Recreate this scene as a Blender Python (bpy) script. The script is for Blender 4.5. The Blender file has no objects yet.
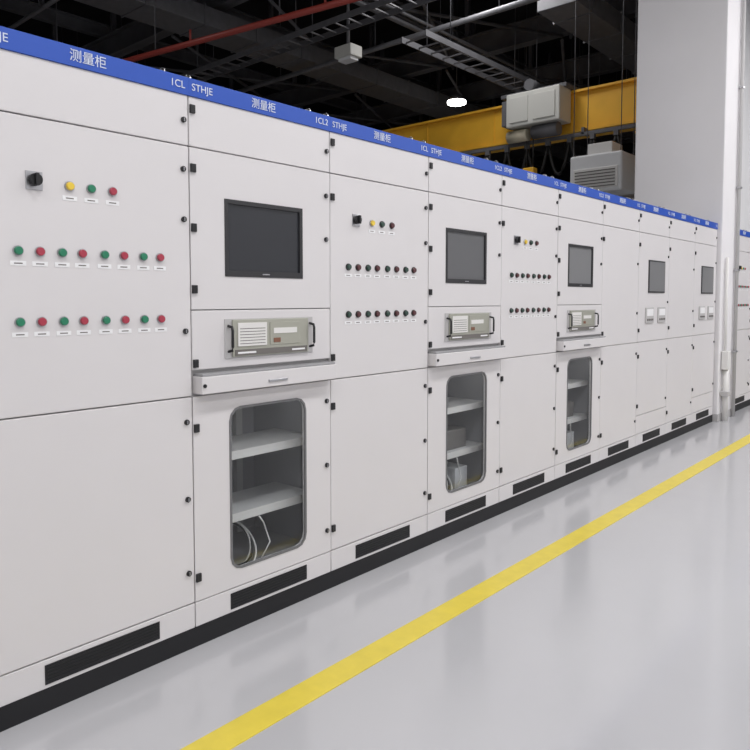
import bpy, bmesh, math, random
from mathutils import Vector, Matrix
random.seed(4)
sc = bpy.context.scene
try:
    sc.view_settings.view_transform = 'Standard'
except Exception: pass

# ---------------- materials ----------------
M = {}
def mat(name, col, rough=0.5, metal=0.0, emit=None, estr=0.0, noise=0.0, nscale=8.0, bump=0.0, bscale=200, spec=0.5, coat=0.0):
    m = bpy.data.materials.new(name); m.use_nodes = True
    nt = m.node_tree; b = nt.nodes['Principled BSDF']
    b.inputs['Base Color'].default_value = (*col, 1)
    b.inputs['Roughness'].default_value = rough
    b.inputs['Metallic'].default_value = metal
    b.inputs['Specular IOR Level'].default_value = spec
    b.inputs['Coat Weight'].default_value = coat
    if emit:
        b.inputs['Emission Color'].default_value = (*emit, 1)
        b.inputs['Emission Strength'].default_value = estr
    if noise > 0:
        tc = nt.nodes.new('ShaderNodeTexCoord')
        n = nt.nodes.new('ShaderNodeTexNoise'); n.inputs['Scale'].default_value = nscale
        n.inputs['Detail'].default_value = 5
        r = nt.nodes.new('ShaderNodeValToRGB')
        r.color_ramp.elements[0].position = 0.3; r.color_ramp.elements[1].position = 0.7
        r.color_ramp.elements[0].color = (*[c*(1-noise) for c in col], 1)
        r.color_ramp.elements[1].color = (*[min(1, c*(1+noise)) for c in col], 1)
        nt.links.new(tc.outputs['Object'], n.inputs['Vector'])
        nt.links.new(n.outputs['Fac'], r.inputs['Fac'])
        nt.links.new(r.outputs['Color'], b.inputs['Base Color'])
    if bump > 0:
        tc = nt.nodes.new('ShaderNodeTexCoord')
        n2 = nt.nodes.new('ShaderNodeTexNoise'); n2.inputs['Scale'].default_value = bscale
        bp = nt.nodes.new('ShaderNodeBump'); bp.inputs['Strength'].default_value = bump
        bp.inputs['Distance'].default_value = 0.002
        nt.links.new(tc.outputs['Object'], n2.inputs['Vector'])
        nt.links.new(n2.outputs['Fac'], bp.inputs['Height'])
        nt.links.new(bp.outputs['Normal'], b.inputs['Normal'])
    M[name] = m
    return m
mat('cab_white', (0.70, 0.68, 0.685), 0.42, noise=0.015, nscale=2, bump=0.05, bscale=350)
mat('cab_frame', (0.50, 0.49, 0.49), 0.5)
mat('cab_inner', (0.33, 0.33, 0.34), 0.5)
mat('shelf', (0.58, 0.58, 0.58), 0.5)
mat('blue', (0.02, 0.085, 0.46), 0.4)
mat('letter', (0.66, 0.71, 0.84), 0.5)
mat('black', (0.012, 0.012, 0.014), 0.45)
mat('plinth', (0.006, 0.006, 0.008), 0.55)
mat('vent', (0.010, 0.010, 0.012), 0.5)
mat('green', (0.01, 0.20, 0.10), 0.3, coat=0.5)
mat('red', (0.40, 0.03, 0.06), 0.3, coat=0.5)
mat('greendark', (0.015, 0.05, 0.035), 0.3, coat=0.5)
mat('reddark', (0.085, 0.018, 0.022), 0.3, coat=0.5)
mat('yellowlamp', (0.85, 0.60, 0.05), 0.3, coat=0.5)
mat('chrome', (0.5, 0.5, 0.52), 0.3, 1.0)
mat('label', (0.85, 0.85, 0.86), 0.5)
mat('screen', (0.030, 0.032, 0.038), 0.25, spec=0.5)
mat('screen_reflect_b', (0.13, 0.132, 0.138), 0.35, spec=0.5)  # dark screen lightened: bright room reflection put into the base colour
mat('screen_reflect_c', (0.21, 0.212, 0.218), 0.35, spec=0.5)  # farthest screens, stronger reflection painted into the base colour
mat('bezel', (0.03, 0.03, 0.033), 0.4)
mat('gasket', (0.16, 0.16, 0.165), 0.5)
mat('rack', (0.42, 0.42, 0.36), 0.4, 0.3)
mat('rackdark', (0.16, 0.15, 0.14), 0.5)
mat('brown', (0.22, 0.10, 0.06), 0.5)
mat('column', (0.80, 0.785, 0.80), 0.6, noise=0.02, nscale=1.5)
mat('wallwhite', (0.72, 0.72, 0.73), 0.7, noise=0.02)
mat('darkwall', (0.035, 0.035, 0.04), 0.8, noise=0.3, nscale=1)
mat('ceil', (0.014, 0.014, 0.016), 0.9, noise=0.3, nscale=1)
mat('steel', (0.12, 0.12, 0.13), 0.6, noise=0.2, nscale=2)
mat('duct', (0.15, 0.15, 0.16), 0.5, 0.1, noise=0.1)
mat('redpipe', (0.26, 0.035, 0.025), 0.45)
mat('crane', (0.86, 0.47, 0.04), 0.45, noise=0.08, nscale=2)
mat('hoistgrey', (0.62, 0.62, 0.58), 0.5)
mat('paleequip', (0.74, 0.75, 0.76), 0.5)
mat('cable', (0.01, 0.01, 0.01), 0.6)
mat('yline', (0.76, 0.61, 0.07), 0.4, noise=0.05, nscale=12)
mat('lampglow', (1, 1, 1), 0.5, emit=(1, 0.98, 0.94), estr=14)
mat('added_fill_strip', (1, 1, 1), 0.5, emit=(1, 0.99, 0.97), estr=3.5)  # glow for an added interior fill, not an existing lamp
mat('beige', (0.60, 0.55, 0.42), 0.5)
mat('ivory', (0.75, 0.74, 0.72), 0.5)

def floor_mat():
    m = bpy.data.materials.new('epoxy_floor'); m.use_nodes = True
    nt = m.node_tree; b = nt.nodes['Principled BSDF']
    tc = nt.nodes.new('ShaderNodeTexCoord')
    n = nt.nodes.new('ShaderNodeTexNoise'); n.inputs['Scale'].default_value = 0.6; n.inputs['Detail'].default_value = 6
    r = nt.nodes.new('ShaderNodeValToRGB')
    r.color_ramp.elements[0].position = 0.3; r.color_ramp.elements[1].position = 0.75
    r.color_ramp.elements[0].color = (0.485, 0.485, 0.505, 1)
    r.color_ramp.elements[1].color = (0.52, 0.52, 0.535, 1)
    nt.links.new(tc.outputs['Object'], n.inputs['Vector'])
    nt.links.new(n.outputs['Fac'], r.inputs['Fac'])
    nt.links.new(r.outputs['Color'], b.inputs['Base Color'])
    b.inputs['Roughness'].default_value = 0.14
    b.inputs['Specular IOR Level'].default_value = 0.8
    n2 = nt.nodes.new('ShaderNodeTexNoise'); n2.inputs['Scale'].default_value = 2.5; n2.inputs['Detail'].default_value = 2
    bp = nt.nodes.new('ShaderNodeBump'); bp.inputs['Strength'].default_value = 0.12; bp.inputs['Distance'].default_value = 0.01
    nt.links.new(tc.outputs['Object'], n2.inputs['Vector'])
    nt.links.new(n2.outputs['Fac'], bp.inputs['Height'])
    nt.links.new(bp.outputs['Normal'], b.inputs['Normal'])
    M['floor'] = m
floor_mat()

def glass_mat():
    m = bpy.data.materials.new('tinted_glass'); m.use_nodes = True
    nt = m.node_tree; nt.nodes.clear()
    out = nt.nodes.new('ShaderNodeOutputMaterial')
    tr = nt.nodes.new('ShaderNodeBsdfTransparent'); tr.inputs['Color'].default_value = (0.93, 0.94, 0.945, 1)
    gl = nt.nodes.new('ShaderNodeBsdfGlossy'); gl.inputs['Roughness'].default_value = 0.04
    lw = nt.nodes.new('ShaderNodeLayerWeight'); lw.inputs['Blend'].default_value = 0.5
    pw = nt.nodes.new('ShaderNodeMath'); pw.operation = 'POWER'; pw.inputs[1].default_value = 4.0
    ma = nt.nodes.new('ShaderNodeMath'); ma.operation = 'MULTIPLY_ADD'; ma.inputs[1].default_value = 0.5; ma.inputs[2].default_value = 0.03
    mx = nt.nodes.new('ShaderNodeMixShader')
    nt.links.new(lw.outputs['Facing'], pw.inputs[0]); nt.links.new(pw.outputs[0], ma.inputs[0])
    nt.links.new(ma.outputs[0], mx.inputs['Fac'])
    nt.links.new(tr.outputs[0], mx.inputs[1]); nt.links.new(gl.outputs[0], mx.inputs[2])
    nt.links.new(mx.outputs[0], out.inputs[0])
    M['glass'] = m
glass_mat()

# ---------------- mesh builder ----------------
def zmap(z):
    t = min(1, max(0, (z-0.2)/0.8)); return z + 0.025*t
class MB:
    def __init__(self):
        self.bm = bmesh.new(); self.mats = []
    def mi(self, name):
        if name not in self.mats: self.mats.append(name)
        return self.mats.index(name)
    def box(self, x0, x1, y0, y1, z0, z1, m, bev=0.0):
        g = bmesh.ops.create_cube(self.bm, size=1)
        vs = g['verts']
        for v in vs:
            v.co = Vector((x0 + (v.co.x+.5)*(x1-x0), y0 + (v.co.y+.5)*(y1-y0), z0 + (v.co.z+.5)*(z1-z0)))
        fs = set(f for v in vs for f in v.link_faces)
        i = self.mi(m)
        for f in fs: f.material_index = i
        if bev > 0:
            es = list(set(e for v in vs for e in v.link_edges))
            r = bmesh.ops.bevel(self.bm, geom=es, offset=bev, segments=2, affect='EDGES', profile=0.5)
            for f in r['faces']: f.material_index = i
    def cyl(self, c, axis, r, h, m, seg=16, r2=None):
        r2 = r if r2 is None else r2
        g = bmesh.ops.create_cone(self.bm, cap_ends=True, segments=seg, radius1=r, radius2=r2, depth=h)
        a = Vector(axis).normalized()
        q = Vector((0, 0, 1)).rotation_difference(a).to_matrix().to_4x4()
        bmesh.ops.transform(self.bm, matrix=Matrix.Translation(Vector(c)) @ q, verts=g['verts'])
        i = self.mi(m)
        for f in set(f for v in g['verts'] for f in v.link_faces):
            f.material_index = i
            if len(f.verts) == 4: f.smooth = True
    def torus(self, c, axis, R, r, m, n=20, k=8):
        a = Vector(axis).normalized()
        q = Vector((0, 0, 1)).rotation_difference(a)
        i = self.mi(m); rings = []
        for s in range(n):
            t = 2*math.pi*s/n; ring = []
            for j in range(k):
                p = 2*math.pi*j/k
                v = Vector(((R+r*math.cos(p))*math.cos(t), (R+r*math.cos(p))*math.sin(t), r*math.sin(p)))
                ring.append(self.bm.verts.new(Vector(c) + q @ v))
            rings.append(ring)
        for s in range(n):
            for j in range(k):
                f = self.bm.faces.new((rings[s][j], rings[(s+1) % n][j], rings[(s+1) % n][(j+1) % k], rings[s][(j+1) % k]))
                f.material_index = i; f.smooth = True
    def tube(self, pts, r, m, k=6):
        i = self.mi(m); pts = [Vector(p) for p in pts]; prev = None
        for s, p in enumerate(pts):
            d = (pts[min(s+1, len(pts)-1)] - pts[max(s-1, 0)]).normalized()
            up = Vector((0, 0, 1)) if abs(d.z) < 0.9 else Vector((1, 0, 0))
            u = d.cross(up).normalized(); w = d.cross(u).normalized()
            ring = [self.bm.verts.new(p + u*r*math.cos(2*math.pi*j/k) + w*r*math.sin(2*math.pi*j/k)) for j in range(k)]
            if prev:
                for j in range(k):
                    f = self.bm.faces.new((prev[j], prev[(j+1) % k], ring[(j+1) % k], ring[j]))
                    f.material_index = i; f.smooth = True
            else:
                self.bm.faces.new(ring).material_index = i
            prev = ring
        self.bm.faces.new(prev).material_index = i
    def prism(self, loop_yz, hole_yz, x0, x1, m):
        i = self.mi(m); es = []
        for lp in [loop_yz] + ([hole_yz] if hole_yz else []):
            vs = [self.bm.verts.new((x0, y, z)) for y, z in lp]
            for a in range(len(vs)):
                es.append(self.bm.edges.new((vs[a], vs[(a+1) % len(vs)])))
        r = bmesh.ops.triangle_fill(self.bm, use_beauty=True, use_dissolve=False, edges=es)
        fs = [g for g in r['geom'] if isinstance(g, bmesh.types.BMFace)]
        ex = bmesh.ops.extrude_face_region(self.bm, geom=fs)
        nv = [g for g in ex['geom'] if isinstance(g, bmesh.types.BMVert)]
        bmesh.ops.translate(self.bm, verts=nv, vec=(x1-x0, 0, 0))
        for f in set(f for v in nv for f in v.link_faces) | set(f for f in fs if f.is_valid):
            f.material_index = i
    def obj(self, name, parent=None, loc=(0, 0, 0), remap=False):
        if remap:
            for v in self.bm.verts: v.co.z = zmap(v.co.z)
        bmesh.ops.recalc_face_normals(self.bm, faces=self.bm.faces)
        me = bpy.data.meshes.new(name); self.bm.to_mesh(me); self.bm.free()
        for n in self.mats: me.materials.append(M[n])
        o = bpy.data.objects.new(name, me); bpy.context.collection.objects.link(o)
        o.location = loc
        if parent: o.parent = parent
        return o

def rrect(y0, y1, z0, z1, r, n=6):
    pts = []
    for cy, cz, a0 in ((y1-r, z1-r, 0), (y0+r, z1-r, 90), (y0+r, z0+r, 180), (y1-r, z0+r, 270)):
        for k in range(n+1):
            a = math.radians(a0 + 90*k/n)
            pts.append((cy + r*math.cos(a), cz + r*math.sin(a)))
    return pts
def rect(y0, y1, z0, z1): return [(y1, z1), (y0, z1), (y0, z0), (y1, z0)]

def empty(name, loc=(0, 0, 0)):
    e = bpy.data.objects.new(name, None); bpy.context.collection.objects.link(e); e.location = loc
    e.empty_display_size = 0.2
    return e
def text(body, size, loc, parent, name='lettering', m='letter', align='CENTER'):
    c = bpy.data.curves.new(name, 'FONT'); c.body = body; c.size = size; c.align_x = align; c.align_y = 'CENTER'
    c.extrude = 0.0008
    o = bpy.data.objects.new(name, c); bpy.context.collection.objects.link(o)
    o.parent = parent; o.location = loc; o.rotation_euler = (math.radians(90), 0, math.radians(90))
    c.materials.append(M[m]); return o

# ---------------- cabinets ----------------
W = 0.8; DEP = 0.60; T = 0.02; G = 0.0025
ZP, ZB, ZM, ZH, ZT, ZS = 0.085, 0.190, 1.030, 2.045, 2.245, 2.315

def hinge(b, y, z):
    b.box(0.0, 0.010, y-0.012, y+0.012, z-0.017, z+0.017, 'black', 0.002)
def lock(b, y, z):
    b.cyl((0.004, y, z), (1, 0, 0), 0.011, 0.009, 'black', 14)
    b.box(0.008, 0.011, y-0.002, y+0.002, z-0.007, z+0.007, 'chrome')
def door(b, z0, z1, y0=0.0, y1=W, knobs=True):
    b.box(-T, 0, y0+G, y1-G, z0+G, z1-G, 'cab_white', 0.003)

def lamp(b, y, z, m):
    dk = m.endswith('dark')
    b.cyl((0.003, y, z), (1, 0, 0), 0.0175, 0.006, 'black' if dk else 'chrome', 16)
    b.cyl((0.010, y, z), (1, 0, 0), 0.016, 0.010, m, 16, 0.012)
    b.box(0.0, 0.0015, y-0.026, y+0.026, z-0.050, z-0.034, 'label')
    b.box(0.0015, 0.0018, y-0.014, y+0.014, z-0.044, z-0.040, 'rackdark')
def lamps(b, dark=False):
    yy = [.16, .25, .345, .435, .54, .635, .735, .825]
    s = 'dark' if dark else ''
    for z in (1.592, 1.352):
        for i, u in enumerate(yy):
            lamp(b, u*W, z, ('green' if i % 2 == 0 else 'red') + s)
    b.box(0, 0.004, .233*W-.028, .233*W+.028, 1.80, 1.862, 'chrome', 0.001)
    b.cyl((0.012, .233*W, 1.833), (1, 0, 0), 0.021, 0.022, 'black', 18)
    b.box(0.022, 0.034, .233*W-.006, .233*W+.006, 1.812, 1.854, 'black', 0.002)
    for u, m in ((.385, 'yellowlamp'), (.483, 'green'+s), (.585, 'red'+s)):
        lamp(b, u*W, 1.826, m)

def common(b):
    b.box(-DEP, 0.0, 0, W, 0, ZP, 'plinth')
    b.box(-DEP, -T, 0.001, W-0.001, ZP, ZB, 'cab_frame')
    b.box(-T, 0, G, W-G, ZP, ZB-G, 'cab_white', 0.002)
    b.box(0, 0.003, 0.180, 0.632, ZP+0.014, ZB-0.020, 'vent', 0.001)
    for k in range(5):
        z = ZP+0.025+k*0.012
        b.box(0.003, 0.0055, 0.190, 0.622, z, z+0.004, 'black')
    b.box(-T, 0, G, W-G, ZH+G, ZT, 'cab_white', 0.003)
    b.box(-0.05, 0.006, 0, W, ZT, ZS, 'blue', 0.001)
    b.box(-DEP, -0.05, 0.001, W-.001, ZT, ZT+0.02, 'cab_frame')
    for y in (0.06, W-0.06):
        b.cyl((-0.09, y, ZT+0.03), (0, 0, 1), 0.018, 0.03, 'chrome', 12)
        b.cyl((-0.09, y, ZT+0.06), (0, 0, 1), 0.007, 0.05, 'chrome', 10)
        b.torus((-0.09, y, ZS+0.022), (0, 1, 0), 0.018, 0.005, 'chrome')
    hinge(b, 0.016, ZH+0.15)
    lock(b, W-0.025, ZH+0.10)

def body(b, z0, z1, solid=True):
    if solid:
        b.box(-DEP, -T, 0.001, W-0.001, z0, z1, 'cab_frame')
    else:
        t = 0.018
        b.box(-DEP, -T, 0.001, t, z0, z1, 'cab_inner')
        b.box(-DEP, -T, W-t, W-0.001, z0, z1, 'cab_inner')
        b.box(-DEP, -DEP+t, t, W-t, z0, z1, 'cab_inner')
        b.box(-DEP+t, -T, t, W-t, z0, z0+0.01, 'cab_inner')
        b.box(-DEP+t, -T, t, W-t, z1-0.01, z1, 'cab_inner')

def finish(b, name, y0, left_txt, right_txt):
    root = empty(name, (0, y0, 0))
    b.obj('cabinet_body', root, remap=True)
    zz = (ZT+ZS)/2 + 0.025
    text('测量柜', 0.046, (0.0075, W*0.48, zz), root, 'title_lettering')
    text(right_txt, 0.040, (0.0075, 0.012, zz), root, 'lettering_start', align='LEFT')
    text(left_txt, 0.040, (0.0075, W-0.018, zz), root, 'lettering_end', align='RIGHT')
    return root

def cab_control(y0, lt, rt, dark=False):
    b = MB(); common(b); body(b, ZB, ZT)
    door(b, ZB, ZM); door(b, ZM, ZH); lamps(b, dark)
    for z in (1.14, 1.93): hinge(b, 0.014, z)
    for z in (0.30, 0.90): hinge(b, 0.014, z)
    for z in (1.30, 1.75, 1.95): lock(b, W-0.03, z)
    for z in (0.93, 0.62, 0.32): lock(b, W-0.03, z)
    return finish(b, 'control_cabinet', y0, lt, rt)

def cab_plain(y0, lt, rt):
    b = MB(); common(b); body(b, ZB, ZT)
    door(b, ZB, ZM); door(b, ZM, ZH)
    for z in (1.14, 1.93, .3, .9): hinge(b, 0.014, z)
    for z in (1.30, 1.75, .93, .32): lock(b, W-0.03, z)
    return finish(b, 'switchgear_cabinet', y0, lt, rt)

def cab_monitor(y0, lt, rt, boxes=0, scr='screen'):
    b = MB(); common(b)
    Z1, Z2 = 1.385, 1.135
    body(b, Z1+0.0, ZT)
    body(b, Z2-0.105, Z1)
    body(b, ZB, ZM, solid=False)
    ys0, ys1, zs0, zs1 = 0.218*W, 0.765*W, 1.530, 1.850
    b.prism(rect(G, W-G, Z1+G, ZH-G), rect(ys0-.004, ys1+.004, zs0-.004, zs1+.004), -T, 0, 'cab_white')
    b.prism(rect(ys0-.004, ys1+.004, zs0-.004, zs1+.004), rect(ys0+.014, ys1-.014, zs0+.022, zs1-.014), -0.015, 0.003, 'bezel')
    b.box(-0.019, -0.006, ys0, ys1, zs0, zs1, scr)
    b.box(0.003, 0.0036, (ys0+ys1)/2-.02, (ys0+ys1)/2+.02, zs0+.007, zs0+.012, 'chrome')
    for z in (1.47, 1.72, 1.96): hinge(b, 0.016, z)
    lock(b, W-0.03, 1.72); lock(b, W-0.03, 1.93)
    b.box(-T, 0, G, W-G, Z2+G, Z1-G, 'cab_white', 0.003)
    hinge(b, 0.016, Z2+0.03)
    ry0, ry1, rz0, rz1 = 0.205*W, 0.845*W, 1.175, 1.345
    b.box(0, 0.004, ry0, ry1, rz0, rz1, 'cab_frame', 0.001)
    b.box(0.004, 0.012, ry0+.035, ry1-.035, rz0+.006, rz1-.004, 'rack', 0.002)
    b.box(0.012, 0.0135, ry0+.045, ry1-.045, rz0+.010, rz0+.036, 'rackdark')
    b.box(0.0135, 0.014, ry0+.06, ry0+.16, rz0+.018, rz0+.026, 'label')
    b.box(0.0135, 0.014, ry1-.14, ry1-.06, rz0+.018, rz0+.026, 'label')
    b.box(0.012, 0.017, ry0+.06, ry0+.22, rz0+.05, rz1-.018, 'ivory', 0.001)
    for k in range(6):
        b.box(0.017, 0.0175, ry0+.07, ry0+.21, rz0+.06+k*.013, rz0+.063+k*.013, 'rackdark')
    b.box(0.012, 0.015, ry0+.24, ry0+.42, rz0+.05, rz1-.018, 'rack', 0.001)
    b.box(0.015, 0.017, ry0+.26, ry0+.40, rz0+.10, rz0+.125, 'ivory')
    b.box(0.015, 0.017, ry0+.26, ry0+.30, rz0+.06, rz0+.08, 'brown')
    for y in (ry0+.018, ry1-.018):
        b.tube([(0.003, y, rz0+.03), (0.030, y, rz0+.035), (0.034, y, rz0+.05), (0.034, y, rz1-.05), (0.030, y, rz1-.035), (0.003, y, rz1-.03)], 0.006, 'black', 8)
    b.box(-0.02, 0.052, 0.012, W+0.0-0.004, 1.040, 1.112, 'cab_white', 0.004)
    b.box(-0.02, 0.045, 0.02, W-0.012, 1.112, 1.122, 'cab_inner', 0.002)
    b.box(0.052, 0.058, 0.36, 0.47, 1.062, 1.074, 'chrome', 0.002)
    b.cyl((0.054, 0.025, 1.075), (1, 0, 0), 0.008, 0.006, 'black', 12)
    gy0, gy1, gz0, gz1 = 0.235*W, 0.785*W, 0.270, 0.960
    b.prism(rect(G, W-G, ZB+G, ZM-G), rrect(gy0, gy1, gz0, gz1, 0.055, 3), -T, 0, 'cab_white')
    b.prism(rrect(gy0-.005, gy1+.005, gz0-.005, gz1+.005, 0.060, 3), rrect(gy0+.005, gy1-.005, gz0+.005, gz1-.005, 0.050, 3), -0.005, 0.003, 'gasket')
    b.box(-0.014, -0.010, gy0-0.01, gy1+0.01, gz0-0.01, gz1+0.01, 'glass')
    for z in (0.29, 0.90): hinge(b, 0.016, z)
    for z in (0.93, 0.62, 0.30): lock(b, W-0.03, z)
    for z in (0.735, 0.455):
        b.box(-0.40, -0.11, 0.02, W-0.02, z, z+0.014, 'shelf')
        b.box(-0.112, -0.106, 0.02, W-0.02, z-0.024, z+0.014, 'ivory')
    for y in (0.14, W-0.14):
        b.box(-DEP+.02, -DEP+.05, y-.02, y+.02, ZB+.01, ZM-.01, 'cab_frame')
    b.box(-0.06, -0.03, 0.06, W-0.06, ZM-.035, ZM-.015, 'added_fill_strip')  # glowing strip added to brighten the interior behind the glass
    for k, (R, tx) in enumerate(((.13, .9), (.115, .7), (.12, .8))):
        b.torus((-0.20+.02*k, 0.30+0.015*k, .315), (tx, 0.15*k-.1, .7), R, 0.005, 'cable' if k == 1 else 'ivory', 28, 6)
    b.tube([(-0.10, 0.42, 0.21), (-.09, .48, .30), (-.09, .44, .40), (-.07, .40, .44)], 0.004, 'ivory')
    b.tube([(-0.45, 0.35, 0.24), (-.46, .38, .40), (-.46, .42, .75), (-.46, .40, 1.0)], 0.007, 'cable')
    if boxes:
        b.box(-0.36, -0.15, 0.40, 0.62, 0.469, 0.59, 'rackdark', 0.004)
        b.box(-0.36, -0.15, 0.22, 0.40, 0.749, 0.84, 'brown', 0.004)
        b.box(-0.35, -0.15, 0.50, 0.64, 0.20, 0.34, 'paleequip', 0.004)
    else:
        b.box(-0.36, -0.26, 0.10, 0.36, 0.749, 0.80, 'cab_frame', 0.004)
    return finish(b, 'monitor_cabinet', y0, lt, rt)

def cab_operator(y0, lt, rt):
    b = MB(); common(b); body(b, ZB, ZT)
    door(b, ZB, 0.36); door(b, 0.36, ZM); door(b, ZM, ZH)
    ys0, ys1, zs0, zs1 = 0.30*W, 0.84*W, 1.49, 1.80
    b.box(0, 0.008, ys0, ys1, zs0, zs1, 'bezel', 0.002)
    b.box(0.008, 0.010, ys0+.014, ys1-.014, zs0+.014, zs1-.014, 'screen_reflect_c')
    for c in (0.22, 0.62):
        b.box(0, 0.012, c*W, c*W+0.20, 1.20, 1.35, 'cab_frame', 0.004)
        b.box(0.012, 0.015, c*W+.02, c*W+.18, 1.27, 1.335, 'label', 0.001)
        for k in range(4):
            b.cyl((0.015, c*W+.035+k*.043, 1.235), (1, 0, 0), 0.010, 0.008, 'rackdark', 10)
    for z in (1.14, 1.93, .45, .9): hinge(b, 0.014, z)
    for z in (1.40, 1.85, .93, .45): lock(b, W-0.03, z)
    return finish(b, 'operator_cabinet', y0, lt, rt)

Y0 = 1.647
seq = [(-3, 'P'), (-2, 'M'), (-1, 'C'), (0, 'M'), (1, 'C'), (2, 'M'), (3, 'C'), (4, 'M'), (5, 'P'), (6, 'O'), (7, 'P'), (8, 'O')]
fn = {'P': cab_plain, 'C': cab_control, 'O': cab_operator}
for i, t in seq:
    y = Y0 + i*W
    if t == 'M': cab_monitor(y, '1CL2', 'STHJE', boxes=(i > 0), scr={2: 'screen_reflect_b', 4: 'screen_reflect_c'}.get(i, 'screen'))
    elif t == 'C': cab_control(y, '1CL', 'STHJE', dark=(i > 0))
    else: fn[t](y, '1CL', 'STHJE')
for k, t in enumerate('CPC'):
    fn[t](9.62 + k*W, '1CL', 'STHJE')

# ---------------- room ----------------
H = 8.6
def slab(name, x0, x1, y0, y1, z0, z1, m, bev=0):
    b = MB(); b.box(x0, x1, y0, y1, z0, z1, m, bev); return b.obj(name)
slab('floor', -18, 9, -7, 30, -0.1, 0, 'floor')
slab('ceiling', -18, 9, -7, 30, H, H+0.1, 'ceil')
slab('wall_left', -18.1, -18, -7, 30, 0, H, 'darkwall')
slab('wall_right', 9, 9.1, -7, 30, 0, H, 'wallwhite')
slab('wall_far', -18, 9, 30, 30.1, 0, H, 'darkwall')
slab('wall_near', -18, 9, -7.1, -7, 0, H, 'wallwhite')
slab('wall_back', -1.0, -0.80, 9.51, 24, 0, H, 'wallwhite')
slab('floor_marking_line', 0.535, 0.655, -7, 29.9, 0.0, 0.003, 'yline')

b = MB()
b.box(-1.0, 0.05, 8.87, 9.50, 0, H, 'column', 0.012)
b.box(-1.01, 0.055, 8.865, 9.505, 0, 0.09, 'cab_frame', 0.004)
b.obj('structural_column')
b = MB()
b.cyl((0.078, 9.00, 1.3), (0, 0, 1), 0.018, 1.3, 'ivory', 12)
b.box(0.058, 0.13, 8.93, 9.07, 0.62, 0.84, 'ivory', 0.006)
b.cyl((0.095, 9.00, 0.31), (0, 0, 1), 0.033, 0.62, 'ivory', 14)
b.box(0.058, 0.14, 8.92, 9.08, 0.30, 0.36, 'cab_frame', 0.004)
b.cyl((0.082, 9.40, 4.0), (0, 0, 1), 0.022, 8.0, 'cab_frame', 12)
for z in (0.8, 1.8, 2.8, 4, 5.2, 6.5): b.box(0.056, 0.11, 9.365, 9.435, z, z+.02, 'chrome')
b.obj('electrical_conduit')

# ---------------- roof steel ----------------
def ibeam_x(b, x0, x1, y, z, h, w, m):
    b.box(x0, x1, y-w/2, y+w/2, z, z+0.03, m); b.box(x0, x1, y-w/2, y+w/2, z+h-0.03, z+h, m)
    b.box(x0, x1, y-0.012, y+0.012, z, z+h, m)
def ibeam_y(b, x, y0, y1, z, h, w, m):
    b.box(x-w/2, x+w/2, y0, y1, z, z+0.03, m); b.box(x-w/2, x+w/2, y0, y1, z+h-0.03, z+h, m)
    b.box(x-0.012, x+0.012, y0, y1, z, z+h, m)
for y in (3.0, 8.4, 14.0, 17.0, 20.0, 25.0):
    b = MB(); ibeam_x(b, -18, -1.05 if 9 < y < 24 else 9, y, 7.05, 0.5, 0.25, 'steel')
    for x in range(-16, 0, 3):
        b.box(x-.05, x+.05, y-.05, y+.05, 7.5, H, 'steel')
    b.obj('roof_beam')
for x in (-13.5, -10.5, -7.5, -4.5, -2.2, 3.5):
    b = MB(); ibeam_y(b, x, -7, 30, 7.6, 0.3, 0.16, 'steel')
    for y in range(-5, 29, 4): b.box(x-.04, x+.04, y-.04, y+.04, 7.88, H, 'steel')
    b.obj('roof_purlin')
b = MB()
for x in (-13.5, -10.5, -7.5, -4.5):
    for (ya, yb) in ((8.4, 14.0), (14.0, 20.0)):
        b.tube([(x+.1, ya, 7.02), (x+2.9, yb, 7.02)], .035, 'steel', 6)
        b.tube([(x+2.9, ya, 6.94), (x+.1, yb, 6.94)], .035, 'steel', 6)
b.obj('roof_bracing')
def duct_y(name, x, z, w, h, y0, y1, m='duct'):
    b = MB(); b.box(x-w/2, x+w/2, y0, y1, z, z+h, m, 0.01)
    y = y0+0.6
    while y < y1:
        b.box(x-w/2-.02, x+w/2+.02, y, y+.03, z-.02, z+h+.02, m)
        y += 1.2
    return b.obj(name)
duct_y('air_duct', -3.1, 6.25, 0.7, 0.35, 10.8, 26)
duct_y('air_duct', -9.0, 6.5, 0.8, 0.35, 0, 28)
for (p0, p1, r) in (((-18, 5.3, 6.3), (-1.5, 5.3, 6.3), .035), ((-18, 10.5, 6.35), (-1.2, 10.5, 6.35), .05), ((-18, 16, 5.6), (-1.2, 16, 5.6), .05), ((-18, 16.3, 5.6), (-1.2, 16.3, 5.6), .05),
                    ((-6.0, 0, 6.6), (-6.0, 26, 6.6), .05), ((-5.7, 0, 6.6), (-5.7, 26, 6.6), .03), ((-1.9, 2, 6.5), (-1.9, 8.6, 6.5), .04)):
    b = MB(); b.tube([p0, p1], r, 'duct', 10)
    a = Vector(p0); d = Vector(p1)-a; n = int(d.length/3)
    for k in range(1, n+1):
        q = a + d*(k/(n+1)); b.cyl((q.x, q.y, (q.z+H)/2), (0, 0, 1), 0.008, H-q.z, 'steel', 6)
    b.obj('overhead_pipe')
b = MB()
b.tube([(-17, 4.90, 5.47), (-1.5, 7.44, 5.47)], .045, 'redpipe', 12)
for k in range(6):
    t = (k+.5)/6; x = -17+15.5*t; y = 4.9+2.54*t
    b.cyl((x, y, (5.47+H)/2), (0, 0, 1), .008, H-5.47, 'steel', 6)
    b.cyl((x+.8, y+.13, 5.58), (0, 0, 1), .018, .2, 'redpipe', 8)
b.obj('sprinkler_pipe')
b = MB()
for s in (-.2, .2): b.box(-17, -1.2, 8.8+s-.01, 8.8+s+.01, 6.1, 6.2, 'duct')
x = -16.9
while x < -1.3:
    b.box(x, x+.03, 8.6, 9.0, 6.12, 6.14, 'duct'); x += 0.3
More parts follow.
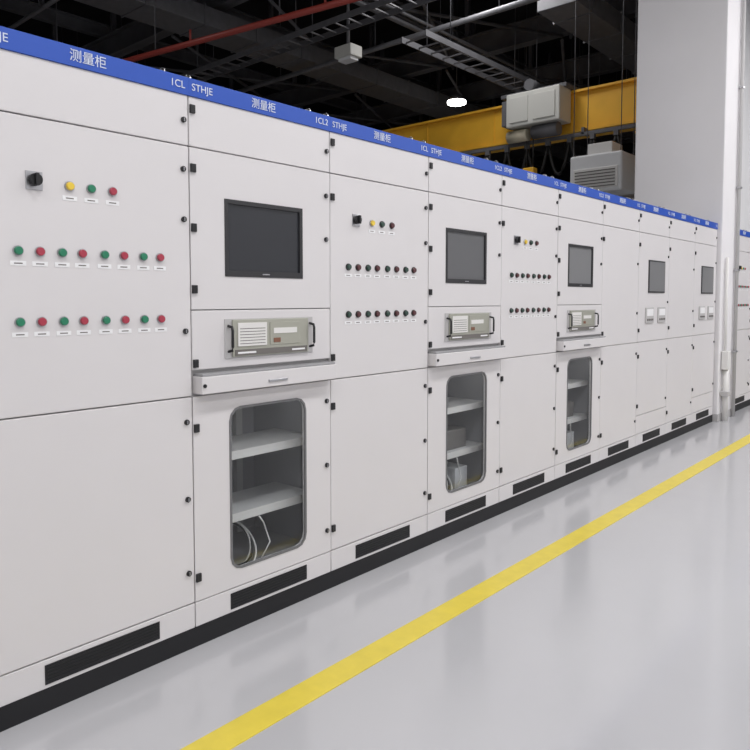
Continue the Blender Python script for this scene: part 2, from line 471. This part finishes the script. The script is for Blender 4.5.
for x in range(-16, -1, 3):
    for s in (-.2, .2): b.cyl((x, 8.8+s, (6.1+H)/2), (0, 0, 1), .008, H-6.1, 'steel', 6)
b.obj('cable_tray')
b = MB()
for s in (-.25, .25): b.box(-4.9+s-.01, -4.9+s+.01, 9.3, 28, 5.75, 5.85, 'steel')
y = 9.4
while y < 27.9:
    b.box(-5.15, -4.65, y, y+.03, 5.77, 5.79, 'steel'); y += 0.35
for y in range(10, 28, 3):
    for s in (-.25, .25): b.cyl((-4.9+s, y, (5.8+H)/2), (0, 0, 1), .008, H-5.8, 'steel', 6)
b.obj('cable_tray')

# ---------------- overhead crane ----------------
cr = empty('overhead_crane', (0, 12, 0))
b = MB()
b.box(-15.4, -1.25, -0.22, 0.22, 4.42, 5.10, 'crane', 0.01)
b.box(-15.4, -1.25, -0.30, 0.30, 5.08, 5.12, 'crane')
b.box(-15.4, -1.25, -0.28, 0.28, 4.39, 4.43, 'crane')
for k in range(9): b.box(-14.5+k*1.6, -14.47+k*1.6, -.235, .235, 4.43, 5.08, 'crane')
b.obj('girder', cr)
b = MB()
for x in (-15.3, -1.45):
    b.box(x-.16, x+.16, -1.1, 1.1, 4.45, 4.78, 'crane', 0.02)
    for y in (-.8, .8): b.cyl((x, y, 4.42), (1, 0, 0), .14, .1, 'steel', 18)
b.obj('end_truck', cr)
b = MB()
b.box(-4.30, -3.25, -0.75, -0.30, 4.55, 5.14, 'hoistgrey', 0.02)
b.box(-4.22, -3.85, -0.77, -0.74, 4.62, 5.06, 'hoistgrey', 0.005)
b.box(-3.75, -3.33, -0.77, -0.74, 4.62, 5.06, 'hoistgrey', 0.005)
b.cyl((-3.6, -0.55, 4.44), (1, 0, 0), .12, .5, 'steel', 18)
b.cyl((-4.15, -0.55, 4.42), (1, 0, 0), .11, .4, 'beige', 18)
b.box(-4.42, -4.30, -0.7, -0.35, 4.6, 5.05, 'duct', 0.01)
b.box(-4.5, -3.2, -0.6, 0.5, 5.13, 5.20, 'steel', 0.01)
b.cyl((-3.9, -0.5, 5.28), (0, 1, 0), .10, .3, 'steel', 14)
for x in (-3.98, -3.85): b.cyl((x, -.55, 4.1), (0, 0, 1), .012, .8, 'cable', 6)
b.box(-4.02, -3.80, -.63, -.47, 3.62, 3.82, 'crane', .02)
b.torus((-3.91, -.55, 3.54), (0, 1, 0), .08, .022, 'steel')
b.obj('hoist', cr)
b = MB()
b.box(-9, -1.7, -0.42, -0.36, 4.28, 4.34, 'steel')
for x in (-8.8, -6, -3, -1.8): b.box(x, x+.05, -.42, -.2, 4.3, 4.42, 'steel')
x = -7.0
while x < -1.9:
    w = 0.42; dr = 0.42 + random.random()*0.22
    pts = [(x + w*t/10, -0.39, 4.26 - dr*(1-(2*t/10-1)**2)) for t in range(11)]
    b.tube(pts, 0.028, 'cable'); b.box(x-.04, x+.04, -.43, -.35, 4.2, 4.3, 'steel')
    x += w
b.obj('festoon_cable', cr)
b = MB()
ibeam_y(b, -1.45, 10.4, 24, 3.9, 0.38, 0.3, 'crane')
for y in range(11, 24, 3): b.box(-1.45, -0.99, y-.1, y+.1, 3.6, 3.92, 'crane')
b.obj('runway_beam')
b = MB()
ibeam_y(b, -15.3, -6, 29, 3.9, 0.38, 0.3, 'crane')
for y in range(-5, 29, 5): b.box(-15.42, -15.18, y-.12, y+.12, 0, 3.92, 'steel')
b.obj('runway_beam')

# suspended ventilation unit near the column
b = MB()
b.box(-2.70, -1.85, 10.55, 11.15, 3.12, 3.72, 'paleequip', 0.03)
b.box(-2.64, -1.91, 10.535, 10.56, 3.18, 3.50, 'ivory', 0.01)
for k in range(6): b.box(-2.60, -1.95, 10.525, 10.54, 3.20+k*.048, 3.215+k*.048, 'rackdark')
b.box(-2.45, -2.05, 10.65, 11.05, 3.72, 3.90, 'ivory', 0.01)
b.cyl((-2.58, 10.85, 2.95), (0, 0, 1), .04, .36, 'ivory', 12)
for x in (-2.66, -1.89):
    for y in (10.6, 11.1): b.cyl((x, y, (3.7+H)/2), (0, 0, 1), .007, H-3.7, 'steel', 6)
b.obj('suspended_air_handler')

b = MB()
b.box(-4.2, -3.05, 13.2, 14.4, 0, 3.45, 'paleequip', 0.02)
b.box(-4.3, -3.0, 13.1, 14.5, 3.45, 3.55, 'paleequip', 0.01)
b.box(-3.8, -3.2, 13.3, 14.0, 3.55, 4.0, 'paleequip', 0.03)
b.cyl((-4.05, 13.6, 3.8), (0, 0, 1), .10, .5, 'duct', 14)
for k in range(9): b.box(-4.1, -3.15, 13.18, 13.2, 0.6+k*.3, 0.62+k*.3, 'rackdark')
b.obj('industrial_furnace')
for (x, y, h) in ((-6.4, 14.8, 3.6), (-5.2, 15.2, 3.9), (-8.2, 15.5, 3.8)):
    b = MB()
    b.box(x-.45, x+.45, y-.4, y+.4, 0, h, 'steel', .02); b.box(x-.3, x+.3, y-.42, y-.4, h-.8, h-.3, 'duct', .01)
    b.box(x-.5, x+.5, y-.45, y+.45, h, h+.05, 'duct', .01)
    b.obj('machine_enclosure')

def highbay(x, y, z, r=.2):
    b = MB()
    b.cyl((x, y, z+.12), (0, 0, 1), r, .12, 'duct', 24, r*.6)
    b.cyl((x, y, (z+.18+H)/2), (0, 0, 1), .010, H-z-.18, 'steel', 6)
    b.cyl((x, y, z+.03), (0, 0, 1), r, .06, 'lampglow', 24)
    b.obj('high_bay_lamp')
highbay(-7.3, 14, 6.10, .22)
b = MB()
b.box(-6.35, -5.95, 8.9, 9.2, 5.65, 5.85, 'hoistgrey', .02)
b.box(-6.30, -6.0, 8.95, 9.15, 5.60, 5.66, 'paleequip', .01)
b.cyl((-6.15, 9.05, 7.2), (0, 0, 1), .03, 2.8, 'duct', 10)
b.obj('hanging_fixture')

def luminaire(x, y, e, z=6.4, sx=0.9, sy=2.0):
    b = MB(); b.box(x-sx/2-.03, x+sx/2+.03, y-sy/2-.03, y+sy/2+.03, z+.01, z+.09, 'ivory', .01)
    for a in (-.3, .3):
        for c in (-.8, .8): b.cyl((x+a, y+c, (z+.09+H)/2), (0, 0, 1), .008, H-z-.09, 'steel', 6)
    o = b.obj('ceiling_luminaire')
    l = bpy.data.lights.new('luminaire_light', 'AREA'); l.shape = 'RECTANGLE'; l.size = sx; l.size_y = sy
    l.energy = e; l.color = (1, 0.985, 0.99)
    lo = bpy.data.objects.new('luminaire_light', l); bpy.context.collection.objects.link(lo)
    lo.parent = o; lo.location = (x, y, z)
for y in (-3, 1, 5, 9, 13, 18):
    luminaire(3.0, y, 122)
for y in (-2, 4, 10, 16):
    luminaire(6.8, y, 122)
luminaire(-1.7, 5.0, 50, 6.75)  # added out of view to brighten the column's near face
luminaire(-3.9, 9.9, 75, 7.0)  # added out of view to brighten crane and equipment behind the row
luminaire(-6.9, 3.0, 50, 6.9)
l = bpy.data.lights.new('bay_light', 'AREA'); l.shape = 'DISK'; l.size = .4; l.energy = 40
lo = bpy.data.objects.new('bay_light', l); bpy.context.collection.objects.link(lo); lo.location = (-7.3, 14, 6.08)

w = bpy.data.worlds.new('world'); sc.world = w; w.use_nodes = True
w.node_tree.nodes['Background'].inputs[0].default_value = (0.6, 0.62, 0.65, 1)
w.node_tree.nodes['Background'].inputs[1].default_value = 0.3

# ---------------- camera ----------------
cd = bpy.data.cameras.new('camera'); cam = bpy.data.objects.new('camera', cd); bpy.context.collection.objects.link(cam)
cd.sensor_width = 36; cd.lens = 700/750*36
cd.shift_y = -0.0507
cam.location = (2.452, 0, 1.455)
cam.rotation_euler = (math.radians(90-3.1), 0, math.radians(41.4))
sc.camera = cam
